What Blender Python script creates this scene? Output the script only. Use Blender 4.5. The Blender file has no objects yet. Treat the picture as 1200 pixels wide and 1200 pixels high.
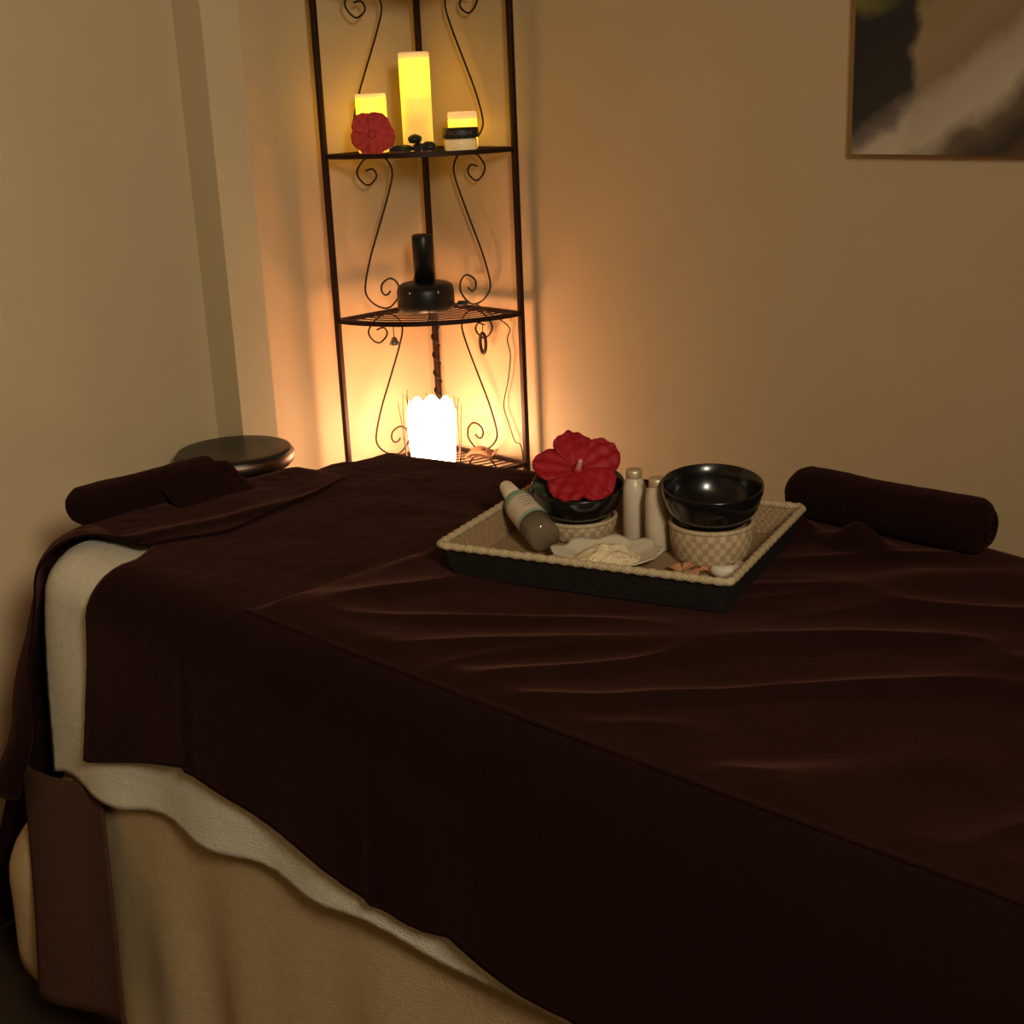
import bpy, bmesh, math, random
from mathutils import Vector, Matrix, noise
R = random.Random(7)
sc = bpy.context.scene
col = sc.collection

# ------------------------------------------------------------------ camera, world, light, exposure
FW = Vector((-0.6775, 0.6714, -0.3009)); yaw, pit, rol = 2.3606, 0.3057, -0.0427
fw = Vector((math.cos(yaw)*math.cos(pit), math.sin(yaw)*math.cos(pit), -math.sin(pit)))
r0 = Vector((math.sin(yaw), -math.cos(yaw), 0)); u0 = r0.cross(fw)
rv = r0*math.cos(rol) + u0*math.sin(rol); uv = -r0*math.sin(rol) + u0*math.cos(rol)
cam = bpy.data.cameras.new('camera'); camo = bpy.data.objects.new('camera', cam); col.objects.link(camo)
cam.sensor_width = 36; cam.lens = 36*1621.3/1200; cam.clip_start = .02
m = Matrix((rv, uv, -fw)).transposed().to_4x4(); m.translation = Vector((2.7665, -2.4515, 1.47)); camo.matrix_world = m
sc.camera = camo

w = bpy.data.worlds.new('world'); sc.world = w; w.use_nodes = True
w.node_tree.nodes['Background'].inputs[0].default_value = (1, .75, .5, 1)
w.node_tree.nodes['Background'].inputs[1].default_value = 0.0

def area(name, loc, target, size, power, color):
    l = bpy.data.lights.new(name, 'AREA'); l.energy = power; l.color = color; l.shape = 'DISK'; l.size = size
    o = bpy.data.objects.new(name, l); col.objects.link(o); o.location = loc
    o.rotation_euler = (Vector(target)-Vector(loc)).to_track_quat('-Z', 'Y').to_euler()
    return o
area('room_lamp', (3.6, -2.4, 2.2), (0, -2.05, .95), .5, 28.0, (1, .89, .68)).data.spread = math.radians(125)

vs = sc.view_settings
vs.view_transform = 'Standard'; vs.look = 'None'; vs.exposure = 0.0; vs.gamma = 1; vs.use_curve_mapping = False
LAMP = 52.0      # strength of the glowing lamp shade
CANDLE = 1.15

# ------------------------------------------------------------------ materials
def mat(name, c, rough=.6, metal=0, var=.12, scale=20, bump=0, bscale=200, sheen=0, spec=.5, coat=0, trans=0, ior=1.45, alpha=1, dark=None, detail=3):
    M = bpy.data.materials.new(name); M.use_nodes = True
    nt = M.node_tree; b = nt.nodes['Principled BSDF']
    b.inputs['Roughness'].default_value = rough; b.inputs['Metallic'].default_value = metal
    b.inputs['Specular IOR Level'].default_value = spec
    b.inputs['Coat Weight'].default_value = coat
    b.inputs['Transmission Weight'].default_value = trans; b.inputs['IOR'].default_value = ior
    b.inputs['Sheen Weight'].default_value = sheen; b.inputs['Sheen Roughness'].default_value = .4
    if sheen: b.inputs['Sheen Tint'].default_value = (.27, .105, .075, 1)
    tc = nt.nodes.new('ShaderNodeTexCoord')
    n = nt.nodes.new('ShaderNodeTexNoise'); n.inputs['Scale'].default_value = scale; n.inputs['Detail'].default_value = detail
    nt.links.new(tc.outputs['Object'], n.inputs['Vector'])
    mx = nt.nodes.new('ShaderNodeMix'); mx.data_type = 'RGBA'
    lo = dark if dark else tuple(x*(1-var) for x in c); hi = tuple(min(1, x*(1+var)) for x in c)
    mx.inputs['A'].default_value = (*lo, 1); mx.inputs['B'].default_value = (*hi, 1)
    nt.links.new(n.outputs['Fac'], mx.inputs['Factor']); nt.links.new(mx.outputs['Result'], b.inputs['Base Color'])
    if bump:
        n2 = nt.nodes.new('ShaderNodeTexNoise'); n2.inputs['Scale'].default_value = bscale; n2.inputs['Detail'].default_value = 2
        nt.links.new(tc.outputs['Object'], n2.inputs['Vector'])
        bp = nt.nodes.new('ShaderNodeBump'); bp.inputs['Strength'].default_value = bump; bp.inputs['Distance'].default_value = .004
        nt.links.new(n2.outputs['Fac'], bp.inputs['Height']); nt.links.new(bp.outputs['Normal'], b.inputs['Normal'])
    return M

def weave(name, c1, c2, scale, cyl=None, rough=.7):
    """checker-like plaiting; cyl = strands round a basket, otherwise flat"""
    M = mat(name, c1, rough); nt = M.node_tree; b = nt.nodes['Principled BSDF']
    tc = nt.nodes.new('ShaderNodeTexCoord'); src = tc.outputs['Object']
    if cyl:
        sp = nt.nodes.new('ShaderNodeSeparateXYZ'); nt.links.new(src, sp.inputs[0])
        at = nt.nodes.new('ShaderNodeMath'); at.operation = 'ARCTAN2'
        nt.links.new(sp.outputs['Y'], at.inputs[0]); nt.links.new(sp.outputs['X'], at.inputs[1])
        ml = nt.nodes.new('ShaderNodeMath'); ml.operation = 'MULTIPLY'; ml.inputs[1].default_value = cyl
        nt.links.new(at.outputs[0], ml.inputs[0])
        cb = nt.nodes.new('ShaderNodeCombineXYZ'); nt.links.new(ml.outputs[0], cb.inputs['X']); nt.links.new(sp.outputs['Z'], cb.inputs['Y'])
        cb.inputs['Z'].default_value = .0013
        src = cb.outputs[0]
    ck = nt.nodes.new('ShaderNodeTexChecker'); ck.inputs['Scale'].default_value = scale
    nt.links.new(src, ck.inputs['Vector'])
    ns = nt.nodes.new('ShaderNodeTexNoise'); ns.inputs['Scale'].default_value = scale*.7; nt.links.new(tc.outputs['Object'], ns.inputs['Vector'])
    mx = nt.nodes.new('ShaderNodeMix'); mx.data_type = 'RGBA'; mx.inputs['A'].default_value = (*c1, 1); mx.inputs['B'].default_value = (*c2, 1)
    nt.links.new(ck.outputs['Fac'], mx.inputs['Factor'])
    m2 = nt.nodes.new('ShaderNodeMix'); m2.data_type = 'RGBA'; m2.blend_type = 'MULTIPLY'; m2.inputs['Factor'].default_value = .6
    nt.links.new(mx.outputs['Result'], m2.inputs['A']); nt.links.new(ns.outputs['Fac'], m2.inputs['B'])
    g = nt.nodes.new('ShaderNodeMix'); g.data_type = 'RGBA'; g.blend_type = 'ADD'; g.inputs['Factor'].default_value = .25
    nt.links.new(m2.outputs['Result'], g.inputs['A']); nt.links.new(mx.outputs['Result'], g.inputs['B'])
    nt.links.new(g.outputs['Result'], b.inputs['Base Color'])
    bp = nt.nodes.new('ShaderNodeBump'); bp.inputs['Strength'].default_value = .6; bp.inputs['Distance'].default_value = .003
    nt.links.new(ck.outputs['Fac'], bp.inputs['Height']); nt.links.new(bp.outputs['Normal'], b.inputs['Normal'])
    return M

def emit(name, c, s, base=(.72, .52, .24), ramp=None):
    """glowing wax or paper; ramp = [(local height, factor)...] of how the inner light fades along it"""
    M = bpy.data.materials.new(name); M.use_nodes = True; nt = M.node_tree; b = nt.nodes['Principled BSDF']
    b.inputs['Base Color'].default_value = (*base, 1); b.inputs['Roughness'].default_value = .5
    b.inputs['Emission Color'].default_value = (*c, 1); b.inputs['Emission Strength'].default_value = s
    if ramp:
        tc = nt.nodes.new('ShaderNodeTexCoord'); sp = nt.nodes.new('ShaderNodeSeparateXYZ'); nt.links.new(tc.outputs['Object'], sp.inputs[0])
        h = ramp[-1][0]
        dv = nt.nodes.new('ShaderNodeMath'); dv.operation = 'DIVIDE'; dv.inputs[1].default_value = h; nt.links.new(sp.outputs['Z'], dv.inputs[0])
        cr = nt.nodes.new('ShaderNodeValToRGB'); cr.color_ramp.interpolation = 'EASE'
        el = cr.color_ramp.elements
        while len(el) < len(ramp): el.new(.5)
        for e, (z, cc) in zip(el, ramp): e.position = z/h; e.color = (*cc, 1)
        nt.links.new(dv.outputs[0], cr.inputs[0]); nt.links.new(cr.outputs['Color'], b.inputs['Emission Color'])
    return M

M_wall = mat('wall_paint', (.58, .435, .255), .85, var=.04, scale=6, bump=.08, bscale=300)
M_ceil = mat('ceiling_paint', (.6, .5, .36), .9, var=.03)
M_floor = mat('dark_floor', (.018, .009, .006), .5, var=.3, scale=8)
M_brown = mat('brown_cloth', (.010, .0033, .0024), .95, var=.25, scale=60, bump=.3, bscale=500, sheen=.32, spec=.05)
M_brown2 = mat('brown_velvet', (.017, .0058, .0040), .9, var=.3, scale=14, bump=.3, bscale=400, sheen=.34, spec=.05, detail=6)
M_roll = mat('brown_terry', (.015, .0052, .0036), .95, var=.3, scale=90, bump=.9, bscale=320, sheen=.2, spec=.05)
M_panel = mat('panel_brown', (.060, .028, .018), .95, var=.15, scale=60, bump=.4, bscale=400, spec=.1)
M_white = mat('white_terry', (.70, .64, .49), .95, var=.12, scale=70, bump=.8, bscale=350, sheen=.1, spec=.1)
M_skirt = mat('beige_terry', (.50, .36, .19), .95, var=.12, scale=50, bump=.7, bscale=350, spec=.1)
M_iron = mat('brown_iron', (.035, .014, .008), .5, .6, var=.3, scale=40)
M_black = mat('black_lacquer', (.006, .005, .005), .22, var=.2, spec=.6, coat=.3)
M_blackp = mat('black_plastic', (.008, .008, .009), .38, var=.2)
M_straw = weave('straw_plait', (.38, .25, .125), (.29, .18, .085), 190)
M_rim = weave('straw_rope', (.60, .46, .27), (.46, .34, .19), 260)
M_basket = weave('rush_plait', (.58, .43, .25), (.42, .29, .16), 95, cyl=.075)
M_tray = mat('dark_woven_side', (.010, .006, .004), .7, var=.3, scale=60, bump=.5, bscale=150)
M_red = mat('red_petal', (.34, .008, .014), .6, var=.35, scale=45, spec=.3)
M_coral = mat('coral_petal', (.60, .06, .05), .7, var=.35, scale=60, spec=.3)
M_pink = mat('pink_stamen', (.75, .35, .30), .6)
M_leaf = mat('dark_green_leaf', (.022, .035, .012), .5, var=.4, scale=40)
M_dry = mat('dry_leaf', (.17, .075, .03), .8, var=.4, scale=50)
M_frost = mat('frosted_lotion', (.62, .50, .36), .35, var=.06, spec=.6, coat=.2)
M_cap = mat('brushed_metal_cap', (.75, .62, .42), .45, .7, var=.15, scale=60)
M_cream = mat('cream_plastic', (.80, .68, .48), .45)
M_teal = mat('teal_label', (.28, .40, .29), .6, var=.08)
M_label = mat('paper_label', (.66, .52, .38), .7, var=.06)
M_ink = mat('label_ink', (.20, .12, .07), .7)
M_glass = mat('pale_glass', (.95, .92, .82), .05, trans=.95, spec=.5, var=.02)
M_liquid = mat('amber_oil', (.24, .15, .06), .12, spec=.5, var=.1)
M_dish = mat('pale_shell_dish', (.62, .53, .38), .35, var=.12, scale=30, coat=.2)
M_scrub = mat('cream_scrub', (.80, .62, .38), .45, var=.15, scale=120, bump=.9, bscale=220, spec=.5)
M_wood = mat('dark_wood', (.16, .09, .04), .6, var=.3, scale=40)
M_white_ring = mat('white_shell', (.72, .62, .46), .4, var=.12, scale=50)
M_peach = mat('peach_petal', (.55, .25, .12), .7, var=.3, scale=60)
M_stone = mat('dark_pebble', (.022, .022, .018), .45, var=.4, scale=40)
M_jarband = mat('jar_black_band', (.02, .02, .012), .45)
M_pale = mat('pale_lettering', (.30, .29, .25), .6)
M_jarglass = mat('jar_frosted_glass', (.97, .95, .88), .10, var=.02, spec=.6, trans=.35)
M_stool = mat('black_vinyl', (.012, .010, .009), .35, var=.2)
M_chrome = mat('bronze_metal', (.16, .10, .065), .42, 1)
M_bell = mat('pewter', (.45, .42, .34), .25, 1, var=.2)
M_canvas_edge = mat('canvas_edge', (.50, .39, .24), .8)
M_shade = emit('lamp_glow', (1, .55, .33), LAMP, ramp=[(0, (1, .55, .33)), (.08, (1, .55, .33)), (.115, (.42, .23, .13)), (.186, (.15, .08, .045))])
YEL = (1.0, .56, .045)
M_candle_tall = emit('candle_wax_tall', YEL, CANDLE, ramp=[(0, (.50, .25, .035)), (.06, (.62, .32, .04)), (.11, (1.0, .55, .05)), (.165, (2.6, 1.45, .05)), (.20, (2.6, 1.45, .05)), (.218, (.75, .40, .09)), (.226, (.45, .24, .09))])
M_candle_short = emit('candle_wax_short', YEL, CANDLE, ramp=[(0, (.9, .5, .05)), (.03, (2.6, 1.45, .05)), (.118, (2.8, 1.55, .05)), (.130, (.95, .50, .08)), (.136, (.6, .32, .11))])
M_candle_low = emit('candle_wax_low', YEL, CANDLE, ramp=[(0, (.6, .36, .06)), (.02, (2.0, 1.1, .05)), (.062, (2.6, 1.45, .05)), (.072, (.8, .45, .08)), (.078, (.6, .32, .11))])

# ------------------------------------------------------------------ builders
def mesh(name, V, F, m, parent=None, smooth=True, loc=None, local=False):
    me = bpy.data.meshes.new(name)
    if parent is not None and not local:
        inv = parent.matrix_basis.inverted()
        p = parent.parent
        while p: inv = inv @ p.matrix_basis.inverted(); p = p.parent
        V = [inv @ Vector(v) for v in V]
    me.from_pydata([tuple(v) for v in V], [], F); me.update()
    bm = bmesh.new(); bm.from_mesh(me); bmesh.ops.recalc_face_normals(bm, faces=bm.faces); bm.to_mesh(me); bm.free()
    me.materials.append(m)
    if smooth: me.polygons.foreach_set('use_smooth', [True]*len(me.polygons))
    o = bpy.data.objects.new(name, me); col.objects.link(o)
    if parent is not None: o.parent = parent
    if loc is not None: o.location = loc
    return o
def tag(o, label=None, cat=None, group=None, kind=None):
    if label: o['label'] = label
    if cat: o['category'] = cat
    if group: o['group'] = group
    if kind: o['kind'] = kind
    return o
def thing(name, label, cat, loc, rz=0, group=None, basis=None):
    o = bpy.data.objects.new(name, None); col.objects.link(o); o.empty_display_size = .05
    mb = Matrix.Translation(loc) @ (basis.to_4x4() if basis else Matrix.Rotation(rz, 4, 'Z'))
    o.matrix_basis = mb
    return tag(o, label, cat, group)
class G:
    """collects geometry"""
    def __init__(s): s.V = []; s.F = []
    def add(s, V, F, M=None):
        k = len(s.V); s.V += [(M @ Vector(v) if M else Vector(v)) for v in V]; s.F += [tuple(i+k for i in f) for f in F]; return s
    def box(s, a, b, M=None, bev=0):
        bm = bmesh.new(); bmesh.ops.create_cube(bm, size=1)
        for v in bm.verts: v.co = Vector([(a[i]+b[i])/2 + v.co[i]*(b[i]-a[i]) for i in range(3)])
        if bev: bmesh.ops.bevel(bm, geom=bm.edges[:], offset=bev, segments=2, profile=.5, affect='EDGES')
        s.add([v.co.copy() for v in bm.verts], [[v.index for v in f.verts] for f in bm.faces], M) if not bm.verts.index_update() else 0
        bm.free(); return s
    def lathe(s, prof, n=40, M=None, closed=True):
        V = []; F = []
        for r_, z in prof:
            for i in range(n):
                a = 2*math.pi*i/n; V.append((r_*math.cos(a), r_*math.sin(a), z))
        for j in range(len(prof)-1):
            for i in range(n):
                F.append((j*n+i, j*n+(i+1) % n, (j+1)*n+(i+1) % n, (j+1)*n+i))
        if closed:
            if prof[0][0] > 1e-5: F.append(tuple(range(n))[::-1])
            if prof[-1][0] > 1e-5: F.append(tuple((len(prof)-1)*n+i for i in range(n)))
        return s.add(V, F, M)
    def tube(s, P, r_, n=8, taper=None, closed=False):
        P = [Vector(p) for p in P]; V = []; F = []; N = len(P); up = None
        for i, p in enumerate(P):
            t = (P[(i+1) % N]-P[i-1]) if closed else (P[min(i+1, N-1)]-P[max(i-1, 0)])
            t.normalize()
            if up is None:
                up = Vector((0, 0, 1)) if abs(t.z) < .9 else Vector((1, 0, 0))
            up = (up - t*up.dot(t)).normalized(); sd = t.cross(up)
            rr = r_*(taper(i/(N-1)) if taper else 1)
            for k in range(n):
                a = 2*math.pi*k/n; V.append(p + up*(math.cos(a)*rr) + sd*(math.sin(a)*rr))
        for i in range(N if closed else N-1):
            for k in range(n):
                j = (i+1) % N
                F.append((i*n+k, i*n+(k+1) % n, j*n+(k+1) % n, j*n+k))
        if not closed: F += [tuple(range(n))[::-1], tuple((N-1)*n+k for k in range(n))]
        return s.add(V, F)
    def grid(s, fn, nu, nv, M=None):
        V = [fn(i/nu, j/nv) for i in range(nu+1) for j in range(nv+1)]
        F = [(i*(nv+1)+j, (i+1)*(nv+1)+j, (i+1)*(nv+1)+j+1, i*(nv+1)+j+1) for i in range(nu) for j in range(nv)]
        return s.add(V, F, M)
    def build(s, name, m, parent=None, smooth=True, local=False):
        return mesh(name, s.V, s.F, m, parent, smooth, local=local)
def smooth_path(P, k=5):
    P = [Vector(p) for p in P]; out = []
    for i in range(len(P)-1):
        a, b, c, d = P[max(i-1, 0)], P[i], P[i+1], P[min(i+2, len(P)-1)]
        for j in range(k):
            t = j/k; out.append(.5*((2*b)+(c-a)*t+(2*a-5*b+4*c-d)*t*t+(3*b-a-3*c+d)*t**3))
    return out+[P[-1]]
def solid(o, t, off=-1):
    s = o.modifiers.new('thickness', 'SOLIDIFY'); s.thickness = t; s.offset = off; return o
def sstep(x, a, b):
    t = max(0, min(1, (x-a)/(b-a))); return t*t*(3-2*t)
def lerp_table(T, x):
    if x <= T[0][0]: return T[0][1]
    for (a, p), (b, q) in zip(T, T[1:]):
        if x <= b: return p+(q-p)*(x-a)/(b-a)
    return T[-1][1]
def nz(x, y, z=0): return noise.noise(Vector((x, y, z)))

# ------------------------------------------------------------------ the room
FL, CE, RX, RY = -.23, 2.45, 3.9, -3.9
def slab(name, a, b, m): return tag(G().box(a, b).build(name, m, smooth=False), kind='structure')
slab('floor', (-.1, RY-.1, FL-.1), (RX+.1, .1, FL), M_floor)
slab('ceiling', (-.1, RY-.1, CE), (RX+.1, .1, CE+.1), M_ceil)
slab('wall_left', (-.1, RY-.1, FL), (0, .1, CE), M_wall)
slab('wall_right', (0, 0, FL), (RX+.1, .1, CE), M_wall)
slab('wall_front', (0, RY-.1, FL), (RX+.1, RY, CE), M_wall)
slab('wall_back', (RX, RY, FL), (RX+.1, 0, CE), M_wall)
M_pil = mat('pilaster_paint', (.62, .50, .30), .85, var=.03, scale=6)
tag(G().box((0, -.684, FL), (.107, -.588, CE)).build('trim_1', M_pil, smooth=False), kind='structure')

# ------------------------------------------------------------------ massage table under its covers
XE, YN, YF, RB, RC, ZT = .53, -1.36, -.48, .06, .08, .690
XR = 2.62
def farshift(x, y):
    return -.20*sstep(1.45-x, 0, 1.1)*sstep(y, -1.0, -.45)
def drape(a, b, off=0, flare=.03, zt=ZT, cornerflare=None):
    cx = max(a, XE+RC); cy = min(max(b, YN+RC), YF-RC)
    dx, dy = a-cx, b-cy; dist = math.hypot(dx, dy); d = dist-RC
    if d <= 0: p = Vector((a, b, zt)); n = Vector((0, 0, 1))
    else:
        h = Vector((dx/dist, dy/dist, 0))
        if cornerflare is not None: flare = flare + (cornerflare-flare)*(2*abs(h.x*h.y))**3
        if d < RB*math.pi/2:
            th = d/RB; ho = RB*math.sin(th); dn = RB*(1-math.cos(th)); n = h*math.sin(th)+Vector((0, 0, math.cos(th)))
        else:
            e = d-RB*math.pi/2; ho = RB+flare*e; dn = RB+e; n = h
        p = Vector((cx, cy, zt-dn)) + h*(RC+ho)
    p += n*off
    p.y += farshift(p.x, p.y)
    return p, n, d
def dz(z): return RB*math.pi/2 + (ZT-RB-z)      # cloth length beyond the flat top that ends at height z
tb = thing('massage_table', 'padded massage table hidden under its white and brown covers', 'massage table', (1.55, -.92, FL))
G().box((XE+.05, -1.33, .60), (XR-.1, -.72, .675), bev=.03).build('padded_top', M_cream, tb)
for x in (XE+.15, XR-.25):
    for y in (-1.22, -.80):
        G().box((x-.03, y-.03, FL), (x+.03, y+.03, .60)).build('leg', M_wood, tb, smooth=False)

# beige skirt, round the near side and the end
def skirt(u, v):
    per = 2.10+.15+.55; s = u*per; z = .50+(FL+.004-.50)*v
    fl = -.012+.030*v + (.012*math.sin(s*17+1.5*nz(s*2, 3))+.008*math.sin(s*31+1.))*sstep(v, .15, 1)
    if s < 2.10: p = Vector((XR-.02-s*(XR-.02-XE-RC)/2.10, YN+RC, 0)); h = Vector((0, -1, 0)); cf = 0
    elif s < 2.25:
        a = (s-2.10)/.15*math.pi/2; p = Vector((XE+RC, YN+RC, 0)); h = Vector((-math.sin(a), -math.cos(a), 0)); cf = math.sin(2*a)
    else: p = Vector((XE+RC, YN+RC+(s-2.25), 0)); h = Vector((-1, 0, 0)); cf = 0
    fl += cf*.17*sstep(v, .22, .62); z += cf*.10*sstep(v, .6, 1)
    q = p+h*(RC+RB+fl); q.z = z; return q
tag(solid(G().grid(skirt, 260, 24).build('table_skirt', M_skirt), .003), 'beige terry table skirt hanging to the floor below the covers', 'table skirt')

# white terry blanket
def folds(x, t): return .007*math.sin(x*19+.5)*sstep(t, .1, .5)+.007*nz(x*6, t*4)*sstep(t, 0, .2)
def white(u, v):
    a0 = .53; a = a0+(XR-a0)*u
    zh = lerp_table([(.53, .285), (.687, .289), (.834, .310), (1.066, .329), (1.387, .355), (1.566, .363), (1.782, .381), (2.6, .40)], a)+.006*math.sin(a*23)
    D = dz(zh); t0 = -.16; t = t0+(D-t0)*v
    aa = a-max(0, t)*.05*(1-sstep(u, .0, .12))
    p, n, d = drape(aa if t > 0 else a, YN-t, .010, .05)
    if t > 0: p.x = aa
    p += n*(folds(p.x, t)+.0012*nz(a*60, t*60)); return p
tag(solid(G().grid(white, 200, 60).build('white_blanket', M_white), .009, -1), 'white terry blanket showing as a pale strip and hem below the brown cover', 'blanket')

# large brown cover
def brown(u, v):
    aL = .695-.12*(1-sstep(v, .48, .60))+.060*sstep(v, .66, .74); a = aL+(XR-aL)*u
    zh = lerp_table([(.71, .364), (.985, .454), (1.10, .444), (1.21, .434), (1.36, .417), (1.496, .402), (1.53, .404), (1.58, .418), (1.735, .40), (2.6, .385)], a-.06*(1-u))+.006
    D = dz(zh); t0 = -(YF-YN)-.11; t = t0+(D-t0)*v
    x = a-max(0, t)*.17*(1-sstep(u, 0, .35))
    p, n, d = drape(max(x, XE+RC), YN-t, .024, .05)
    p.x = x
    ridge = sum(.006*math.exp(-((x-c+.02*t)/.010)**2) for c in (1.03, 1.475))
    p += n*(folds(x, t)+ridge*sstep(t, .02, .35)+.002*(nz(x*9, t*9)+1)+.001*nz(x*40, t*40)); return p
tag(solid(G().grid(brown, 240, 110).build('brown_cover', M_brown), .004, 1), 'large dark brown cover hanging down the long near side of the bed', 'bed cover')

# brown towel over the left end
def endcover(u, v):
    # u: from far (0) to past the near edge (1) ; v: from hanging end hem (0) to inner edge (1)
    b = YF-.02 + (YN-dz(.265)-YF+.02)*u
    xr = lerp_table([(-1.82, .36), (-1.42, .545), (-1.345, .575), (-1.328, .60), (-1.312, .71), (-1.17, .765), (-.95, .72), (-.7, .64), (-.5, .53)], b)
    xl = XE-dz(.28)
    a = xl+(xr-xl)*v
    # square the corner off so that the hem stays level
    da, db = max(0, XE-a), max(0, YN-b)
    if da > 0 and db > 0:
        L = math.hypot(da, db); k = max(da, db)/L; a = XE-da*k; b = YN-db*k
    p, n, d = drape(a, b, .032-.020*sstep(b, -.80, -.62), .05, cornerflare=.34)
    p += n*(.004*nz(a*8, b*8)+.0012*nz(a*40, b*40)+.010*math.sin(a*9+b*22)*sstep(d, .1, .5)); 
    p += n*.006*math.exp(-((a-.68-.04*math.sin(b*5))/.02)**2)*(d <= 0)
    return p
tag(solid(G().grid(endcover, 130, 90).build('end_towel', M_brown), .004, 1), 'dark brown towel draped over the left end and corner of the bed', 'towel')

# dark brown panel in front of the skirt at the bed corner
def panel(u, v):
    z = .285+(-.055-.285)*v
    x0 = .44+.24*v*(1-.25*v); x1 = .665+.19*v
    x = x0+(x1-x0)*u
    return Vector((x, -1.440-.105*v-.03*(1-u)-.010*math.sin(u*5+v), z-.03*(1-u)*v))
tag(solid(G().grid(panel, 20, 24).build('corner_panel', M_panel), .004), 'short dark brown panel over the beige skirt at the bed corner', 'cloth')

# added dark panel filling the gap between bed end and left wall
def endpanel(u, v):
    z = .34+(FL+.004-.34)*v
    return Vector((.425-.30*v**.8+.012*math.sin(u*16), -1.43-.05*v+.46*u, z))
tag(solid(G().grid(endpanel, 60, 16).build('end_panel', M_brown), .004), 'dark brown panel reaching the floor between the bed end and left wall', 'sheet')

# velvet top cloth
def velvet(u, v):
    x = 1.105+.02*v+(XR-.02-1.105)*u; y = -1.372+.03*u*sstep(u, 0, 1)+(-.46+1.372)*v
    s = x*.72+y*.69; t = -x*.69+y*.72          # along and across the drag folds
    rg = (1-abs(nz(s*1.8+.4, t*6.5, 2.2))*1.6); rg2 = (1-abs(nz(s*2.6, t*11+3, 7.7))*1.6)
    wv = .016*max(0, rg-.45)**2*3+.008*max(0, rg2-.5)**2*3*sstep(nz(x*2.1, y*2.4, 9), -.2, .4)+.004*nz(x*10, y*10, 1)-.004
    edge = sstep(min(v, .5), 0, .05)*sstep(u, 0, .02)
    tray = 1-.85*math.exp(-(((x-1.40)/.32)**4+((y+.85)/.27)**4))
    flat = 1-.9*math.exp(-((y+.48)/.05)**2)*sstep(x, 1.35, 1.45)
    z = ZT+.032+ (max(wv*.75, -.006)+.006)*edge*tray*flat
    z += .026*math.exp(-((x-1.545)/.028)**2-((y+.572)/.022)**2)+.040*math.exp(-((x-1.665)/.042)**2-((y+.580)/.026)**2)
    dd = max(0, YN-y); z -= dd*dd/(2*RB)
    dd = max(0, y-YF); z -= dd*dd/(2*RB)
    p = Vector((x, y, z)); p.y += farshift(x, y)*.9; return p
tag(solid(G().grid(velvet, 260, 160).build('velvet_throw', M_brown2), .004, -1), 'reddish brown velvet throw with drag wrinkles spread under the tray', 'throw')
hem = G().tube([velvet(i/120, 0)+Vector((0, -.0005, .0010)) for i in range(121)], .0034, 6)
hem.build('hem', M_brown2, bpy.data.objects['velvet_throw'])
ZB = ZT+.033

# ------------------------------------------------------------------ rolled towels
def towel_roll(name, label, A, B, rad, seed):
    A, B = Vector(A), Vector(B); ax = (B-A).normalized(); up = Vector((0, 0, 1)); sd = ax.cross(up)
    t = thing(name, label, 'towel', ((A+B)/2)-Vector((0, 0, rad)), group='rolled brown towels on the bed')
    L = (B-A).length; g = G(); N = 34; K = 36
    V = []; F = []
    for i in range(N+1):
        s = i/N; e = min(s, 1-s)*L
        rr = rad*(1-.35*(1-sstep(e, 0, .022))**2)
        for k in range(K):
            a = 2*math.pi*k/K
            r_ = rr*(1+.06*nz(math.cos(a)*1.5+seed, math.sin(a)*1.5, s*5)+.02*nz(a*4, s*30, seed))
            c = A+ax*(s*L)
            V.append(c+sd*math.cos(a)*r_*1.08+up*max(-rad, math.sin(a)*r_))
    for i in range(N):
        for k in range(K): F.append((i*K+k, i*K+(k+1) % K, (i+1)*K+(k+1) % K, (i+1)*K+k))
    F += [tuple(range(K))[::-1], tuple(N*K+k for k in range(K))]
    g.add(V, F); g.build('rolled_body', M_roll, t)
    # spiral seen on both ends
    for c, dr in ((A, -1), (B, 1)):
        P = []
        for i in range(70):
            a = i/70*math.pi*5; r_ = rad*.60*(1-i/78)
            P.append(c+ax*dr*.001+sd*math.cos(a)*r_+up*math.sin(a)*r_)
        G().tube(P, .0028, 6).build('rolled_edge', M_roll, t)
    return t, ax, sd, up
tr, ax, sd, up = towel_roll('rolled_towel', 'dark brown rolled towel lying along the far edge by the right wall', (1.487, -.492, ZB+.043), (1.842, -.492, ZB+.043), .045, 1.3)
tl, ax, sd, up = towel_roll('rolled_towel', 'dark brown rolled towel lying across the left end of the bed by the stool', (.500, -1.325, ZT+.063), (.492, -1.015, ZT+.061), .036, 4.1)
def lflap(u, v):
    p = Vector((.52+.075*v, -1.17+.17*u+.02*v, 0)); p.z = ZT+.029+.055*(1-v)**1.2+.012*math.sin(u*math.pi)*(1-v)+.003*nz(u*6, v*4); return p
solid(G().grid(lflap, 20, 12).build('loose_corner', M_roll, tl), .004)

# ------------------------------------------------------------------ stool in the corner
st = thing('stool', 'round black stool with a shiny rim between bed end and pilaster', 'stool', (.20, -.775, FL))
T = Matrix.Translation((.20, -.775, 0))
G().lathe([(0, .655), (.10, .655), (.124, .660), (.130, .672), (.130, .690), (.126, .697), (.118, .699), (.09, .6965), (0, .695)], 56, T).build('seat', M_stool, st)
G().lathe([(.131, .668), (.1335, .672), (.1335, .686), (.131, .690)], 56, T, closed=False).build('rim', M_chrome, st)
G().lathe([(.018, FL+.02), (.018, .66)], 20, T).build('column', M_chrome, st)
G().lathe([(.10, FL), (.10, FL+.012), (.02, FL+.03)], 40, T).build('base', M_stool, st)

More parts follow.
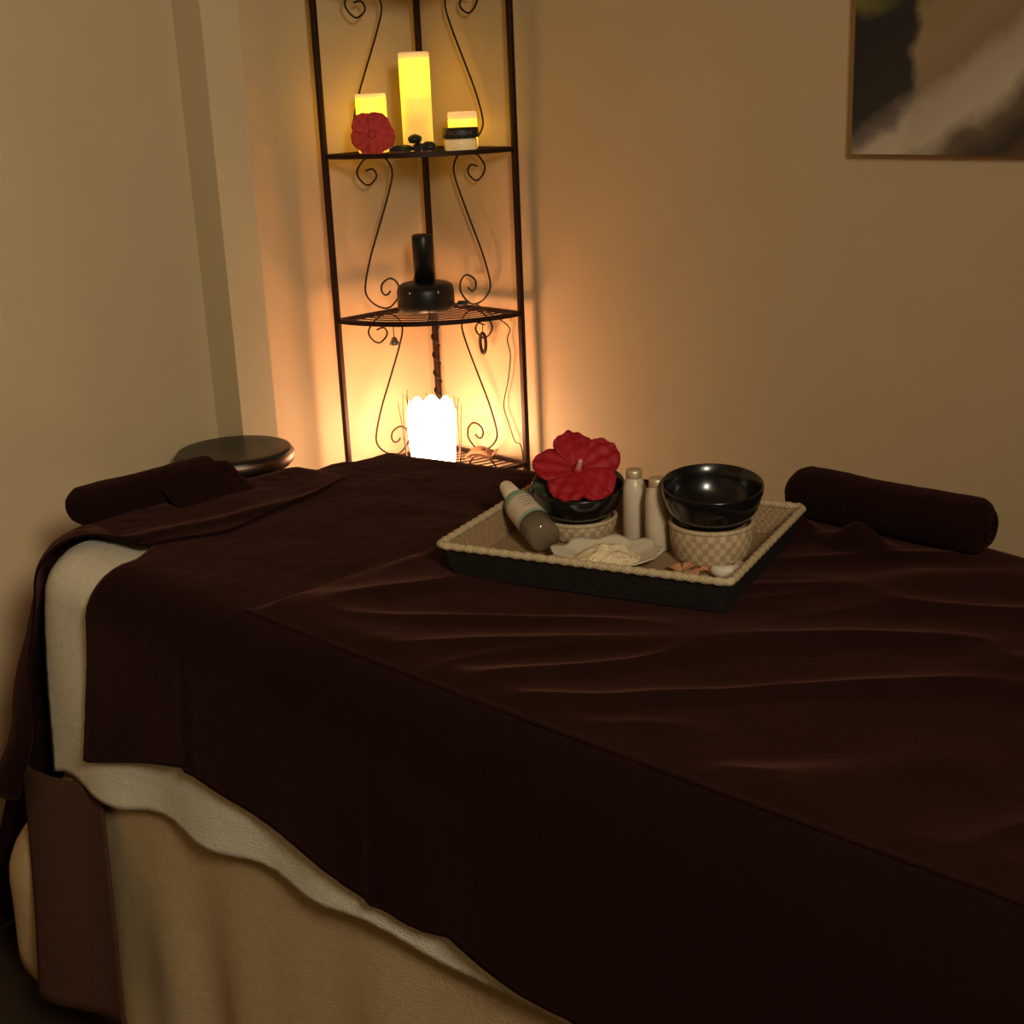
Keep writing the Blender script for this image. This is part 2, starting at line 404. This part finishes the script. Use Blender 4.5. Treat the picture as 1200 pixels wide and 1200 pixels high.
# ------------------------------------------------------------------ corner shelf
BX, BY, SR = .065, -.03, .32
ZS = [.14, .526, .910, 1.303, 1.69]
sh = thing('corner_shelf', 'tall dark iron corner shelf with scrollwork sides standing in the room corner', 'shelf', (BX, BY, FL))
for (x, y) in ((BX, BY), (BX, BY-SR), (BX+SR, BY)):
    G().box((x-.0065, y-.0065, FL), (x+.0065, y+.0065, 2.0), bev=.0015).build('post', M_iron, sh)
def arc(r_, z, n=30): return [Vector((BX+r_*math.sin(i/n*math.pi/2), BY-r_*math.cos(i/n*math.pi/2), z)) for i in range(n+1)]
for z in ZS:
    g = G()
    # front rim: flat bar bent to the arc
    P = arc(SR, z); V = []; F = []
    for p in P:
        d = (p-Vector((BX, BY, z))).normalized()
        for (o_, h) in ((-.003, -.006), (.003, -.006), (.003, .005), (-.003, .005)): V.append(p+d*o_+Vector((0, 0, h)))
    for i in range(len(P)-1):
        for k in range(4): F.append((i*4+k, i*4+(k+1) % 4, (i+1)*4+(k+1) % 4, (i+1)*4+k))
    F += [(0, 1, 2, 3), tuple(len(V)-4+k for k in range(4))]
    g.add(V, F)
    g.box((BX-.004, BY-SR, z-.006), (BX+.004, BY, z+.005)); g.box((BX, BY-.004, z-.006), (BX+SR, BY+.004, z+.005))
    tr_ = g.build('shelf_rim', M_iron, sh, smooth=False)
    for k in range(11):
        G().tube(arc(.045+k*.0255, z+.001, 20), .0016, 6).build('wire', M_iron, tr_)
    G().tube([(BX, BY, z-.002), (BX+SR*.707, BY-SR*.707, z-.002)], .0025, 6).build('wire', M_iron, tr_)
SL = [(0.14, 0.128), (0.149, 0.109), (0.161, 0.111), (0.169, 0.141), (0.166, 0.179), (0.152, 0.202), (0.135, 0.207), (0.121, 0.186), (0.112, 0.15), (0.112, 0.094), (0.135, 0.036), (0.161, 0.023), (0.196, 0.063), (0.219, 0.131), (0.218, 0.212), (0.196, 0.367), (0.162, 0.545), (0.128, 0.723), (0.109, 0.851), (0.115, 0.921), (0.136, 0.971), (0.163, 0.986), (0.196, 0.961), (0.22, 0.899), (0.214, 0.846), (0.191, 0.805), (0.169, 0.826), (0.16, 0.861), (0.171, 0.9), (0.193, 0.893)]
for k in range(len(ZS)-1):
    z0, h = ZS[k], ZS[k+1]-ZS[k]
    for side in (0, 1):
        P = [(BX, BY-s-.004, z0+t*h) if side == 0 else (BX+s+.0, BY, z0+t*h) for s, t in SL]
        if side == 1: P = [(BX+(s-.165)*1.0+.160, BY, z0+t*h) for s, t in SL]
        G().tube(smooth_path(P, 4), .0024, 8).build('scroll', M_iron, sh)

# ------------------------------------------------------------------ glowing lamp on the low shelf
LX, LY, LZ = .225, -.203, .533
T = Matrix.Translation((LX, LY, LZ))
lp = thing('lamp', 'glowing white lamp with scalloped petal top in a twig frame on the low shelf', 'lamp', (LX, LY, LZ))
def shade(u, v):
    a = u*2*math.pi; ph = (a+math.radians(45))*4/ (1) 
    lobe = abs(math.cos(ph/1.0))**.6
    big = math.exp(-((((a+math.radians(45)+math.pi) % (2*math.pi))-math.pi)/.42)**2)
    top = .150+.022*lobe+.014*big
    z = .008+(top-.008)*v
    r_ = .058+.006*v-.004*(1-v)**3-.010*sstep(v, .75, 1)
    return Vector((r_*math.cos(a), r_*math.sin(a), z))
g = G().grid(shade, 72, 10, T); sh_o = g.build('shade', M_shade, lp)
G().lathe([(0, 0), (.060, 0), (.060, .006), (.05, .010), (0, .010)], 32, T).build('base', M_wood, lp)
for k in range(9):
    a = math.radians(135+(-104+k*26)); x, y = math.cos(a), math.sin(a)
    jx = R.uniform(-.006, .006); top = .172+R.uniform(-.02, .025)
    P = [Vector((LX+x*rr+jx*t, LY+y*rr, LZ+z)) for t, (rr, z) in enumerate([(.068, .0), (.071, .06), (.072, .11), (.074, .145), (.072, top)])]
    G().tube(smooth_path(P, 3), .0013, 5, taper=lambda t: 1.1-.6*t).build('twig', M_iron, lp)
    if k % 3 == 0:
        G().tube([P[3], P[3]+Vector((x*.004, y*.004, .03))], .001, 5).build('twig', M_iron, lp)
for cx, cy, rz, lab in ((.285, -.105, .3, 'dry brown leaf nearest the lamp on the low shelf'), (.262, -.075, 1.2, 'dry brown leaf at the rear of the low shelf beside lamp'), (.300, -.070, 2.2, 'dry brown leaf under the right side scroll of the low shelf')):
    t_ = thing('dried_leaf', lab, 'leaf', (cx, cy, .532), rz, group='dry leaves beside the lamp')
    def lf(u, v):
        x = (u-.5)*.075; wd = .017*math.sin(math.pi*min(1, u*.95+.03))
        return Vector((x, (v-.5)*2*wd, .002+.014*math.sin(u*3)+.010*abs(v-.5)*2))
    solid(G().grid(lf, 14, 6).build('blade', M_dry, t_, local=True), .0008)
    G().tube([(-.036, 0, .003), (0, 0, .0155), (.046, 0, .004)], .001, 5).build('stem', M_dry, t_, local=True)

# ------------------------------------------------------------------ black diffuser on the middle shelf
DX, DY, DZ = .160, -.140, .9135
T = Matrix.Translation((DX, DY, DZ))
df = thing('oil_diffuser', 'black wide-based diffuser with a tall narrow neck on the middle shelf', 'diffuser', (DX, DY, DZ))
G().lathe([(0, 0), (.060, 0), (.069, .006), (.072, .016), (.072, .052), (.068, .064), (.058, .070), (.03, .072), (0, .072)], 48, T).build('base', M_blackp, df)
G().lathe([(.025, .070), (.0265, .16), (.0265, .185), (.024, .189), (.018, .187), (0, .186)], 36, T).build('neck', M_blackp, df)
for a in (-75, -15):  # pale metal studs stand in for two highlights on the base
    x, y = math.cos(math.radians(a)), math.sin(math.radians(a))
    G().lathe([(.003, 0), (.0035, .002), (0, .003)], 12, T @ Matrix.Translation((x*.0695, y*.0695, .054)) @ Vector((x, y, .2)).to_track_quat('Z', 'X').to_matrix().to_4x4()).build('glint', M_bell, df)
cord = [(.215, -.10, .930), (.255, -.06, .926), (.290, -.048, .905), (.303, -.014, .88), (.326, -.012, .862), (.315, -.012, .836), (.324, -.012, .794), (.311, -.012, .727), (.292, -.012, .662), (.310, -.014, .616), (.333, -.018, .574), (.361, -.020, .545), (.361, -.018, .30)]
co = G().tube(smooth_path(cord, 5), .0016, 6).build('power_cord', M_blackp, df)
G().box((-.012, -.007, -.006), (.012, .007, .006), Matrix.Translation((.232, -.083, .930)) @ Matrix.Rotation(.7, 4, 'Z'), bev=.003).build('cord_switch', M_blackp, co)
G().tube(smooth_path([(.105, -.135, .935), (.075, -.115, .955), (.082, -.09, 1.01), (.10, -.075, 1.03), (.115, -.09, 1.03)], 5), .0016, 6).build('power_cord', M_blackp, df)
P = []
for i in range(60):
    a = i*.55; P.append((BX+.010*math.cos(a)+.004, BY+.010*math.sin(a)-.004, .90-i*.0042))
G().tube(P, .0022, 6).build('power_cord', M_blackp, df)

# hanging trinkets
t_ = thing('small_bell', 'small pewter bell hanging by a string under the middle shelf rim', 'bell', (.228, -.310, .868))
T = Matrix.Translation((.228, -.310, .862))
G().lathe([(.013, 0), (.012, .004), (.008, .010), (.006, .016), (0, .019)], 20, T).build('body', M_bell, t_)
G().tube([(.228, -.310, .880), (.2285, -.3105, .904)], .0012, 5).build('string', M_leaf, t_)
G().lathe([(0, -.004), (.004, 0), (0, .004)], 10, T).build('clapper', M_bell, t_)
t_ = thing('dark_pendant', 'dark pointed oval pendant hanging from the right side scroll', 'pendant', (.248, -.032, .80))
P = [(.248+.010*math.cos(a), -.033, .826+(.030 if math.sin(a) < 0 else .022)*math.sin(a)) for a in [i/24*2*math.pi for i in range(24)]]
G().tube(P, .0042, 8, closed=True).build('ring', M_iron, t_)
G().tube([(.248, -.033, .846), (.247, -.031, .868)], .0012, 5).build('string', M_iron, t_)

# ------------------------------------------------------------------ candles and ornaments on the top shelf
ZK = 1.3055
def candle(name, label, x, y, r_, h, m):
    t = thing(name, label, 'candle', (x, y, ZK), group='glowing candles on the top shelf')
    G().lathe([(0, 0), (r_-.002, 0), (r_, .002), (r_, h-.003), (r_-.003, h), (r_-.007, h-.001), (r_-.010, h-.008), (0, h-.010)], 40).build('wax', m, t, local=True)
    G().tube([(0, 0, h-.010), (.001, 0, h-.003), (.003, 0, h+.000)], .0010, 5).build('wick', M_blackp, t, local=True)
candle('candle', 'tall glowing yellow pillar candle in the middle of the top shelf', .186, -.157, .0365, .226, M_candle_tall)
candle('candle', 'short glowing yellow candle behind the coral flower', .111, -.235, .0365, .136, M_candle_short)
candle('candle', 'low glowing yellow candle behind the small jar', .262, -.080, .0350, .086, M_candle_low)

def flower(name, label, loc, normal, L, W, m, n=5, cup=.35, roll=0, stamen=True, leaves=()):
    nrm = Vector(normal).normalized(); q = nrm.to_track_quat('Z', 'Y').to_matrix()
    t = thing(name, label, 'flower', loc, basis=q)
    for k in range(n):
        a = roll+2*math.pi*k/n; M_ = Matrix.Rotation(a, 4, 'Z')
        Lk = L*(1+.06*math.sin(k*2.1))
        def pf(u, v, k=k):
            s = (v-.5)*2; x = .001+Lk*u*(1-.16*s*s*u); wd = W*max(.10, math.sin(math.pi*(.03+.71*u**1.1)))
            rf = .0035*math.sin(s*9+k)*u+.002*math.sin(u*20+s*4+k)*u
            return Vector((x, s*wd, cup*L*(u-.75*u*u)+.005*s*u+rf))
        o = G().grid(pf, 16, 14, M_).build('petal', m, t, local=True); solid(o, .0008)
    G().lathe([(0, -.004), (.009, -.001), (.011, .003), (.006, .006), (0, .007)], 16).build('flower_heart', m, t, local=True)
    if stamen:
        G().tube(smooth_path([(0, 0, 0), (.002, .001, L*.2), (.004, .003, L*.34)], 4), .0052, 10, taper=lambda x: 1-.3*x).build('stamen', M_pink, t, local=True)
    for (a, l_, w_, mm) in leaves:
        def lf(u, v): return Vector((.02+l_*u, (v-.5)*2*w_*math.sin(math.pi*(.04+.96*u)), -.016-.010*u+.006*abs(v-.5)))
        solid(G().grid(lf, 12, 6, Matrix.Rotation(a, 4, 'Z')).build('leaf', mm, t, local=True), .001)
    return t
fc = Vector((.677, -.671, .25))
flower('artificial_flower', 'coral red artificial flower leaning on the short candle of the top shelf', (.152, -.272, ZK+.044), fc, .053, .030, M_coral, roll=.95, cup=.25, stamen=False)
def blob(g, c, s, seed, M=None, n=(24, 14), amp=.12):
    V = []; F = []; nu, nv = n
    for j in range(nv+1):
        th = math.pi*j/nv
        for i in range(nu):
            a = 2*math.pi*i/nu; d = Vector((math.sin(th)*math.cos(a), math.sin(th)*math.sin(a), math.cos(th)))
            k = 1+amp*nz(d.x*1.4+seed, d.y*1.4, d.z*1.4)
            V.append(Vector(c)+Vector((d.x*s[0], d.y*s[1], d.z*s[2]))*k)
    for j in range(nv):
        for i in range(nu): F.append((j*nu+i, j*nu+(i+1) % nu, (j+1)*nu+(i+1) % nu, (j+1)*nu+i))
    return g.add(V, F, M)
for (x, y, s, rz, z, lab) in ((.213, -.235, (.027, .018, .010), .78, .010, 'flat dark pebble lying left in front of the tall candle'),
                        (.240, -.200, (.022, .016, .011), .6, .011, 'dark oval pebble lying in front of the tall candle'),
                        (.228, -.205, (.017, .014, .011), .9, .031, 'smaller dark round pebble resting on top of the other pebbles'),
                        (.266, -.196, (.018, .014, .013), .5, .013, 'dark rounded pebble beside the small jar')):
    g = G(); blob(g, (0, 0, 0), s, x*50); o = g.build('pebble', M_stone); o.location = (x, y, ZK+z-.0015); o.rotation_euler = (0, 0, rz)
    tag(o, lab, 'pebble', 'dark pebbles on the top shelf')
JX, JY = .3135, -.1375
T = Matrix.Translation((JX, JY, ZK))
jr = thing('cosmetic_jar', 'small clear jar with a black lettered lid in front of the low candle', 'jar', (JX, JY, ZK))
G().lathe([(0, 0), (.036, 0), (.039, .003), (.039, .024), (.036, .028), (0, .028)], 40, T).build('glass_body', M_jarglass, jr)
G().lathe([(0, .029), (.042, .029), (.043, .031), (.043, .050), (.041, .052), (0, .052)], 48, T).build('lid', M_jarband, jr)
cu = bpy.data.curves.new('lettering', 'FONT'); cu.body = 'NOOSAR'; cu.size = .0145; cu.align_x = 'CENTER'; cu.align_y = 'CENTER'; cu.extrude = .0001
tmp = bpy.data.objects.new('tmp', cu); col.objects.link(tmp)
me = bpy.data.meshes.new_from_object(tmp); bpy.data.objects.remove(tmp)
bm = bmesh.new(); bm.from_mesh(me); bmesh.ops.triangulate(bm, faces=bm.faces[:]); bmesh.ops.subdivide_edges(bm, edges=bm.edges[:], cuts=1)
V = []; phi0 = math.radians(-43)
for v in bm.verts:
    a = phi0+v.co.x/.0432; V.append(Vector((JX+.0434*math.cos(a), JY+.0434*math.sin(a), ZK+.0405+v.co.y)))
bm.verts.index_update(); F = [[v.index for v in f.verts] for f in bm.faces]; bm.free()
mesh('lettering', V, F, M_pale, [c for c in jr.children if c.name.startswith('lid')][0], smooth=False)

# ------------------------------------------------------------------ canvas picture on the right wall
def canvas_mat():
    M = mat('waterfall_print', (.3, .25, .2), .8); nt = M.node_tree; b = nt.nodes['Principled BSDF']; N = nt.nodes.new; Lk = nt.links.new
    tc = N('ShaderNodeTexCoord'); ns = N('ShaderNodeTexNoise'); ns.inputs['Scale'].default_value = 14; ns.inputs['Detail'].default_value = 5
    Lk(tc.outputs['Object'], ns.inputs['Vector'])
    sub = N('ShaderNodeVectorMath'); sub.operation = 'SUBTRACT'; Lk(ns.outputs['Color'], sub.inputs[0]); sub.inputs[1].default_value = (.5, .5, .5)
    scl = N('ShaderNodeVectorMath'); scl.operation = 'SCALE'; scl.inputs['Scale'].default_value = .07; Lk(sub.outputs[0], scl.inputs[0])
    ad = N('ShaderNodeVectorMath'); ad.operation = 'ADD'; Lk(tc.outputs['Object'], ad.inputs[0]); Lk(scl.outputs[0], ad.inputs[1])
    sp = N('ShaderNodeSeparateXYZ'); Lk(ad.outputs[0], sp.inputs[0])
    def lin(ax, az, c):
        a = N('ShaderNodeMath'); a.operation = 'MULTIPLY'; a.inputs[1].default_value = ax; Lk(sp.outputs['X'], a.inputs[0])
        z = N('ShaderNodeMath'); z.operation = 'MULTIPLY_ADD'; z.inputs[1].default_value = az; Lk(sp.outputs['Z'], z.inputs[0]); Lk(a.outputs[0], z.inputs[2])
        e = N('ShaderNodeMath'); e.operation = 'ADD'; e.inputs[1].default_value = c; Lk(z.outputs[0], e.inputs[0]); return e.outputs[0]
    def ramp(src, stops):
        c = N('ShaderNodeValToRGB'); el = c.color_ramp.elements
        while len(el) < len(stops): el.new(.5)
        for e, (p, k) in zip(el, stops): e.position = p; e.color = (*k, 1)
        Lk(src, c.inputs[0]); return c.outputs['Color']
    # d: distance across the fall of water, mapped so that .5 is its middle line
    d = lin(-.548*2.2, .836*2.2, .5+.548*.09*2.2-.02)
    left = ramp(d, [(.0, (.10, .045, .018)), (.30, (.09, .05, .03)), (.40, (.30, .22, .14)), (.47, (.62, .50, .36)), (.56, (.55, .45, .33)), (.62, (.20, .15, .12)), (.68, (.035, .027, .022)), (1, (.022, .018, .015))])
    right = ramp(d, [(.0, (.17, .07, .025)), (.18, (.14, .065, .028)), (.26, (.05, .035, .022)), (.36, (.16, .11, .065)), (.45, (.56, .46, .33)), (.56, (.48, .38, .26)), (.64, (.30, .20, .12)), (.74, (.34, .23, .12)), (.9, (.30, .21, .10)), (1, (.12, .09, .03))])
    m1 = N('ShaderNodeMix'); m1.data_type = 'RGBA'; Lk(ramp(lin(1, 0, 0), [(.115, (0, 0, 0)), (.135, (1, 1, 1))]), m1.inputs['Factor']); Lk(left, m1.inputs['A']); Lk(right, m1.inputs['B'])
    # moss along the top of the rock
    m2 = N('ShaderNodeMix'); m2.data_type = 'RGBA'
    mu = N('ShaderNodeMath'); mu.operation = 'MULTIPLY'
    Lk(ramp(lin(0, 1, 0), [(.245, (0, 0, 0)), (.27, (1, 1, 1))]), mu.inputs[0]); Lk(ramp(lin(1, 0, 0), [(.02, (1, 1, 1)), (.11, (0, 0, 0))]), mu.inputs[1])
    Lk(mu.outputs[0], m2.inputs['Factor']); Lk(m1.outputs['Result'], m2.inputs['A']); m2.inputs['B'].default_value = (.16, .14, .035, 1)
    Lk(m2.outputs['Result'], b.inputs['Base Color']); return M
pc = thing('canvas_picture', 'unframed canvas picture of pale falling water and dark rock on the right wall', 'picture', (1.298, -.034, 1.297))
G().box((1.298, -.030, 1.297), (2.20, -.002, 2.00)).build('canvas', M_canvas_edge, pc, smooth=False)
G().box((1.298, -.034, 1.298), (2.20, -.0300, 2.00)).build('print', canvas_mat(), pc, smooth=False)

# ------------------------------------------------------------------ woven tray and what stands in it
TO = Vector((1.1175, -.7384, 0)); TU = Vector((.9537, .3007, 0)).normalized(); TV = Vector((.3007, -.9537, 0)).normalized()   # from its far left corner
TLU, TLV, TZ, TH = .482, .384, ZB+.003, .052
tyaw = math.atan2(TU.y, TU.x)
def tp(u, v, z=0): return TO+TU*u+TV*v+Vector((0, 0, TZ+z))
ty = thing('serving_tray', 'rectangular woven straw tray with dark outer sides on the velvet throw', 'tray', tp(TLU/2, TLV/2), tyaw)
def ring(ins, z, n=None):
    c = .012; P = []
    for (cu_, cv, a0) in ((TLU-ins-c, ins+c, -90), (TLU-ins-c, TLV-ins-c, 0), (ins+c, TLV-ins-c, 90), (ins+c, ins+c, 180)):
        for k in range(5):
            a = math.radians(a0+k*22.5); P.append(tp(cu_+c*math.cos(a), cv+c*math.sin(a), z))
    return P
def shell(levels):
    V = []; F = []; n = 20
    for ins, z in levels: V += ring(ins, z)
    for j in range(len(levels)-1):
        for i in range(n): F.append((j*n+i, j*n+(i+1) % n, (j+1)*n+(i+1) % n, (j+1)*n+i))
    return V, F
V, F = shell([(.016, 0), (.004, TH-.004), (.002, TH)]); F.append(tuple(range(20))); G().add(V, F).build('outer_side', M_tray, ty, smooth=False)
V, F = shell([(.020, .006), (.008, TH-.004), (.002, TH)]); F.append(tuple(range(20))); G().add(V, F).build('lining', M_straw, ty, smooth=False)
P = ring(.004, TH); PP = []
for i in range(20):
    a, b = P[i], P[(i+1) % 20]; k = max(1, int((b-a).length/.006))
    PP += [a+(b-a)*j/k for j in range(k)]
N_ = len(PP)
G().tube(PP, .0062, 8, taper=lambda t: 1+.16*math.sin(t*N_*1.9), closed=True).build('rim', M_rim, ty)
Z0 = .0075
def bowl(name, label, pos, rad, zr, h, tilt, tdir, basket_r, basket_h, blabel):
    x, y, z = pos
    bt = thing('woven_basket', blabel, 'basket', (x, y, z), R.uniform(0, 1))
    r_ = basket_r
    G().lathe([(0, .002), (r_*.88, 0), (r_*.91, .006), (r_*.98, basket_h*.5), (r_, basket_h-.004), (r_*.985, basket_h), (r_*.93, basket_h-.002), (r_*.84, .008), (0, .006)], 56).build('wall', M_basket, bt, local=True)
    G().tube([(r_*.965*math.cos(a), r_*.965*math.sin(a), basket_h) for a in [i/48*2*math.pi for i in range(48)]], .004, 8, closed=True).build('rim', M_rim, bt, local=True)
    ax_ = Vector((-tdir[1], tdir[0], 0)); B = Matrix.Rotation(tilt, 3, ax_)
    b = thing(name, label, 'bowl', (x, y, zr-h+.0), basis=B)
    pr = [(0, 0), (rad*.45, .001), (rad*.72, h*.13), (rad*.90, h*.42), (rad*.985, h*.75), (rad, h*.96), (rad*.99, h), (rad*.965, h*.985), (rad*.93, h*.72), (rad*.84, h*.40), (rad*.62, h*.15), (rad*.3, h*.07), (0, h*.06)]
    o = G().lathe(pr, 64).build('shell', M_black, b, local=True)
    return b
pb = tp(.130, .128, Z0)
bowl('bowl', 'black lacquer bowl holding a red flower on a low woven basket', pb, .077, .826, .060, .16, (.71, -.70), .064, .030, 'low woven basket under the bowl with the red flower')
pq = tp(.374, .160, Z0)
bowl('bowl', 'empty black lacquer bowl on a taller woven basket at the tray right', pq, .079, .856, .066, .12, (.71, -.70), .066, .056, 'taller woven basket under the empty black bowl')
flower('red_flower', 'large red flower lying in the left black bowl', (pb.x+.013, pb.y-.013, .848), (.48, -.48, .74), .071, .034, M_red, roll=math.radians(97), cup=.36,
       leaves=((math.radians(196), .066, .024, M_leaf), (math.radians(-60), .062, .022, M_leaf), (math.radians(128), .05, .02, M_leaf)))

def mini(label, u, v):
    t = thing('mini_bottle', label, 'bottle', tp(u, v, Z0), group='frosted mini bottles between the bowls')
    r_ = .0195
    G().lathe([(0, .0), (r_-.002, 0), (r_, .003), (r_, .078), (r_*.96, .088), (r_*.82, .098), (r_*.64, .105), (r_*.58, .107)], 32).build('frosted_body', M_frost, t, local=True)
    G().lathe([(r_*.66, .1055), (r_*.68, .1065), (r_*.68, .117), (r_*.63, .119), (0, .1195)], 32).build('screw_cap', M_cap, t, local=True)
mini('frosted mini bottle with metal cap beside the flower bowl', .230, .126)
mini('frosted mini bottle with metal cap beside the empty bowl', .283, .160)

# leaning spray bottle
A = tp(.126, .248, Z0+.0275); Bp = Vector((1.126, -.850, .806)); dirb = (Bp-A).normalized()
sb = thing('spray_bottle', 'clear spray bottle with a teal banded label and cream cap leaning on the tray rim', 'bottle', A, basis=dirb.to_track_quat('Z', 'Y').to_matrix())
rb = .0265
G().lathe([(0, 0), (rb-.003, 0), (rb, .004), (rb, .108), (rb*.95, .118), (rb*.72, .132), (rb*.44, .138)], 40).build('clear_body', M_glass, sb, local=True)
G().lathe([(0, .003), (rb-.005, .003), (rb-.0025, .006), (rb-.0025, .050), (0, .050)], 32).build('oil', M_liquid, sb, local=True)
lb = G().lathe([(rb+.0004, .046), (rb+.0004, .106)], 48, closed=False).build('label', M_label, sb, local=True)
G().lathe([(rb+.0006, .1055), (rb*1.01, .110), (rb*.97, .119), (rb*.78, .131)], 48, closed=False).build('shoulder_band', M_teal, sb, local=True)
G().lathe([(rb+.0007, .046), (rb+.0007, .054)], 48, closed=False).build('label_stripe', M_teal, lb, local=True)
for zz, wd in ((.096, .9), (.087, .6), (.078, .8), (.069, .5)):
    g = G()
    for k in range(int(wd*9)):
        a0 = 1.1+k*.14; n_ = 3
        V = []
        for q_ in range(n_+1):
            a = a0+.10*q_/n_*(.5+.5*((k*37) % 5)/4); V += [((rb+.0009)*math.cos(a), (rb+.0009)*math.sin(a), zz), ((rb+.0009)*math.cos(a), (rb+.0009)*math.sin(a), zz+.0028)]
        g.add(V, [(2*q_, 2*q_+2, 2*q_+3, 2*q_+1) for q_ in range(n_)])
    g.build('print_line', M_ink, lb, local=True)
G().lathe([(rb*.50, .134), (rb*.56, .136), (rb*.56, .156), (rb*.50, .170), (rb*.45, .182), (rb*.36, .187), (0, .188)], 32).build('cap', M_cream, sb, local=True)

# shell dish of scrub
dp = tp(.236, .258, Z0)
dsh = thing('shell_dish', 'pale scalloped dish holding cream scrub at the tray front', 'dish', dp)
def dish(u, v):
    a = u*2*math.pi; r_ = .004+.080*v; k = 1+.05*math.cos(a*9)*v*v
    z = .002+.020*v**2.2+.0025*math.cos(a*9)*v*v
    return Vector((r_*k*math.cos(a)*1.04, r_*k*math.sin(a)*.86, z))
solid(G().grid(dish, 108, 14, Matrix.Rotation(.75, 4, 'Z')).build('bowl_shell', M_dish, dsh, local=True), .002)
def scrub(u, v):
    a = u*2*math.pi; r_ = .050*v*(1+.16*nz(math.cos(a)*1.5, math.sin(a)*1.5, 3))
    z = .010+.024*(1-v**1.6)*(1+.35*nz(r_*60*math.cos(a), r_*60*math.sin(a), 2))+.003*nz(r_*200*math.cos(a), r_*200*math.sin(a), 7)
    return Vector((r_*math.cos(a)*1.1, r_*math.sin(a)*.85, z))
G().grid(scrub, 60, 20, Matrix.Rotation(.75, 4, 'Z')).build('scrub', M_scrub, dsh, local=True)
# wooden spoon
spn = thing('wooden_spoon', 'dark wooden spoon lying beside the shell dish', 'spoon', tp(.316, .292, Z0), tyaw+.25)
g = G(); blob(g, (0, 0, .006), (.026, .015, .005), 3, amp=.03); g.build('spoon_head', M_wood, spn, local=True)
G().tube(smooth_path([(.018, 0, .007), (.045, .002, .010), (.075, .0, .008)], 4), .0032, 8).build('spoon_handle', M_straw, spn, local=True)
# curled white shell
wsx = tp(.424, .232, Z0)
P = []
for i in range(26):
    a = -1.9+i/25*3.6; P.append(Vector((.022*math.cos(a), .022*math.sin(a), .011)))
o = G().tube(P, .011, 10, taper=lambda t: .35+.65*math.sin(math.pi*min(1, .15+.8*t))).build('curled_shell', M_white_ring)
o.location = wsx; o.rotation_euler = (0, 0, -.2); tag(o, 'curled white shell in the near right corner of the tray', 'shell')
for k, (u, v, s, lab) in enumerate(((.345, .252, .014, 'peach dried petal nearest the spoon'), (.366, .240, .013, 'peach dried petal against the taller basket'), (.378, .262, .014, 'peach dried petal nearest the tray front'), (.394, .246, .012, 'peach dried petal beside the curled white shell'))):
    def pf(a, b): return Vector(((a-.5)*2*s, (b-.5)*1.6*s*math.sin(math.pi*(.1+.8*a)), .004+.008*math.sin(a*3)*(.5+abs(b-.5))))
    o = G().grid(pf, 10, 8).build('dried_petal', M_peach); solid(o, .001); o.location = tp(u, v, Z0); o.rotation_euler = (0, 0, k*1.3)
    tag(o, lab, 'petal', 'peach dried petals in the tray')
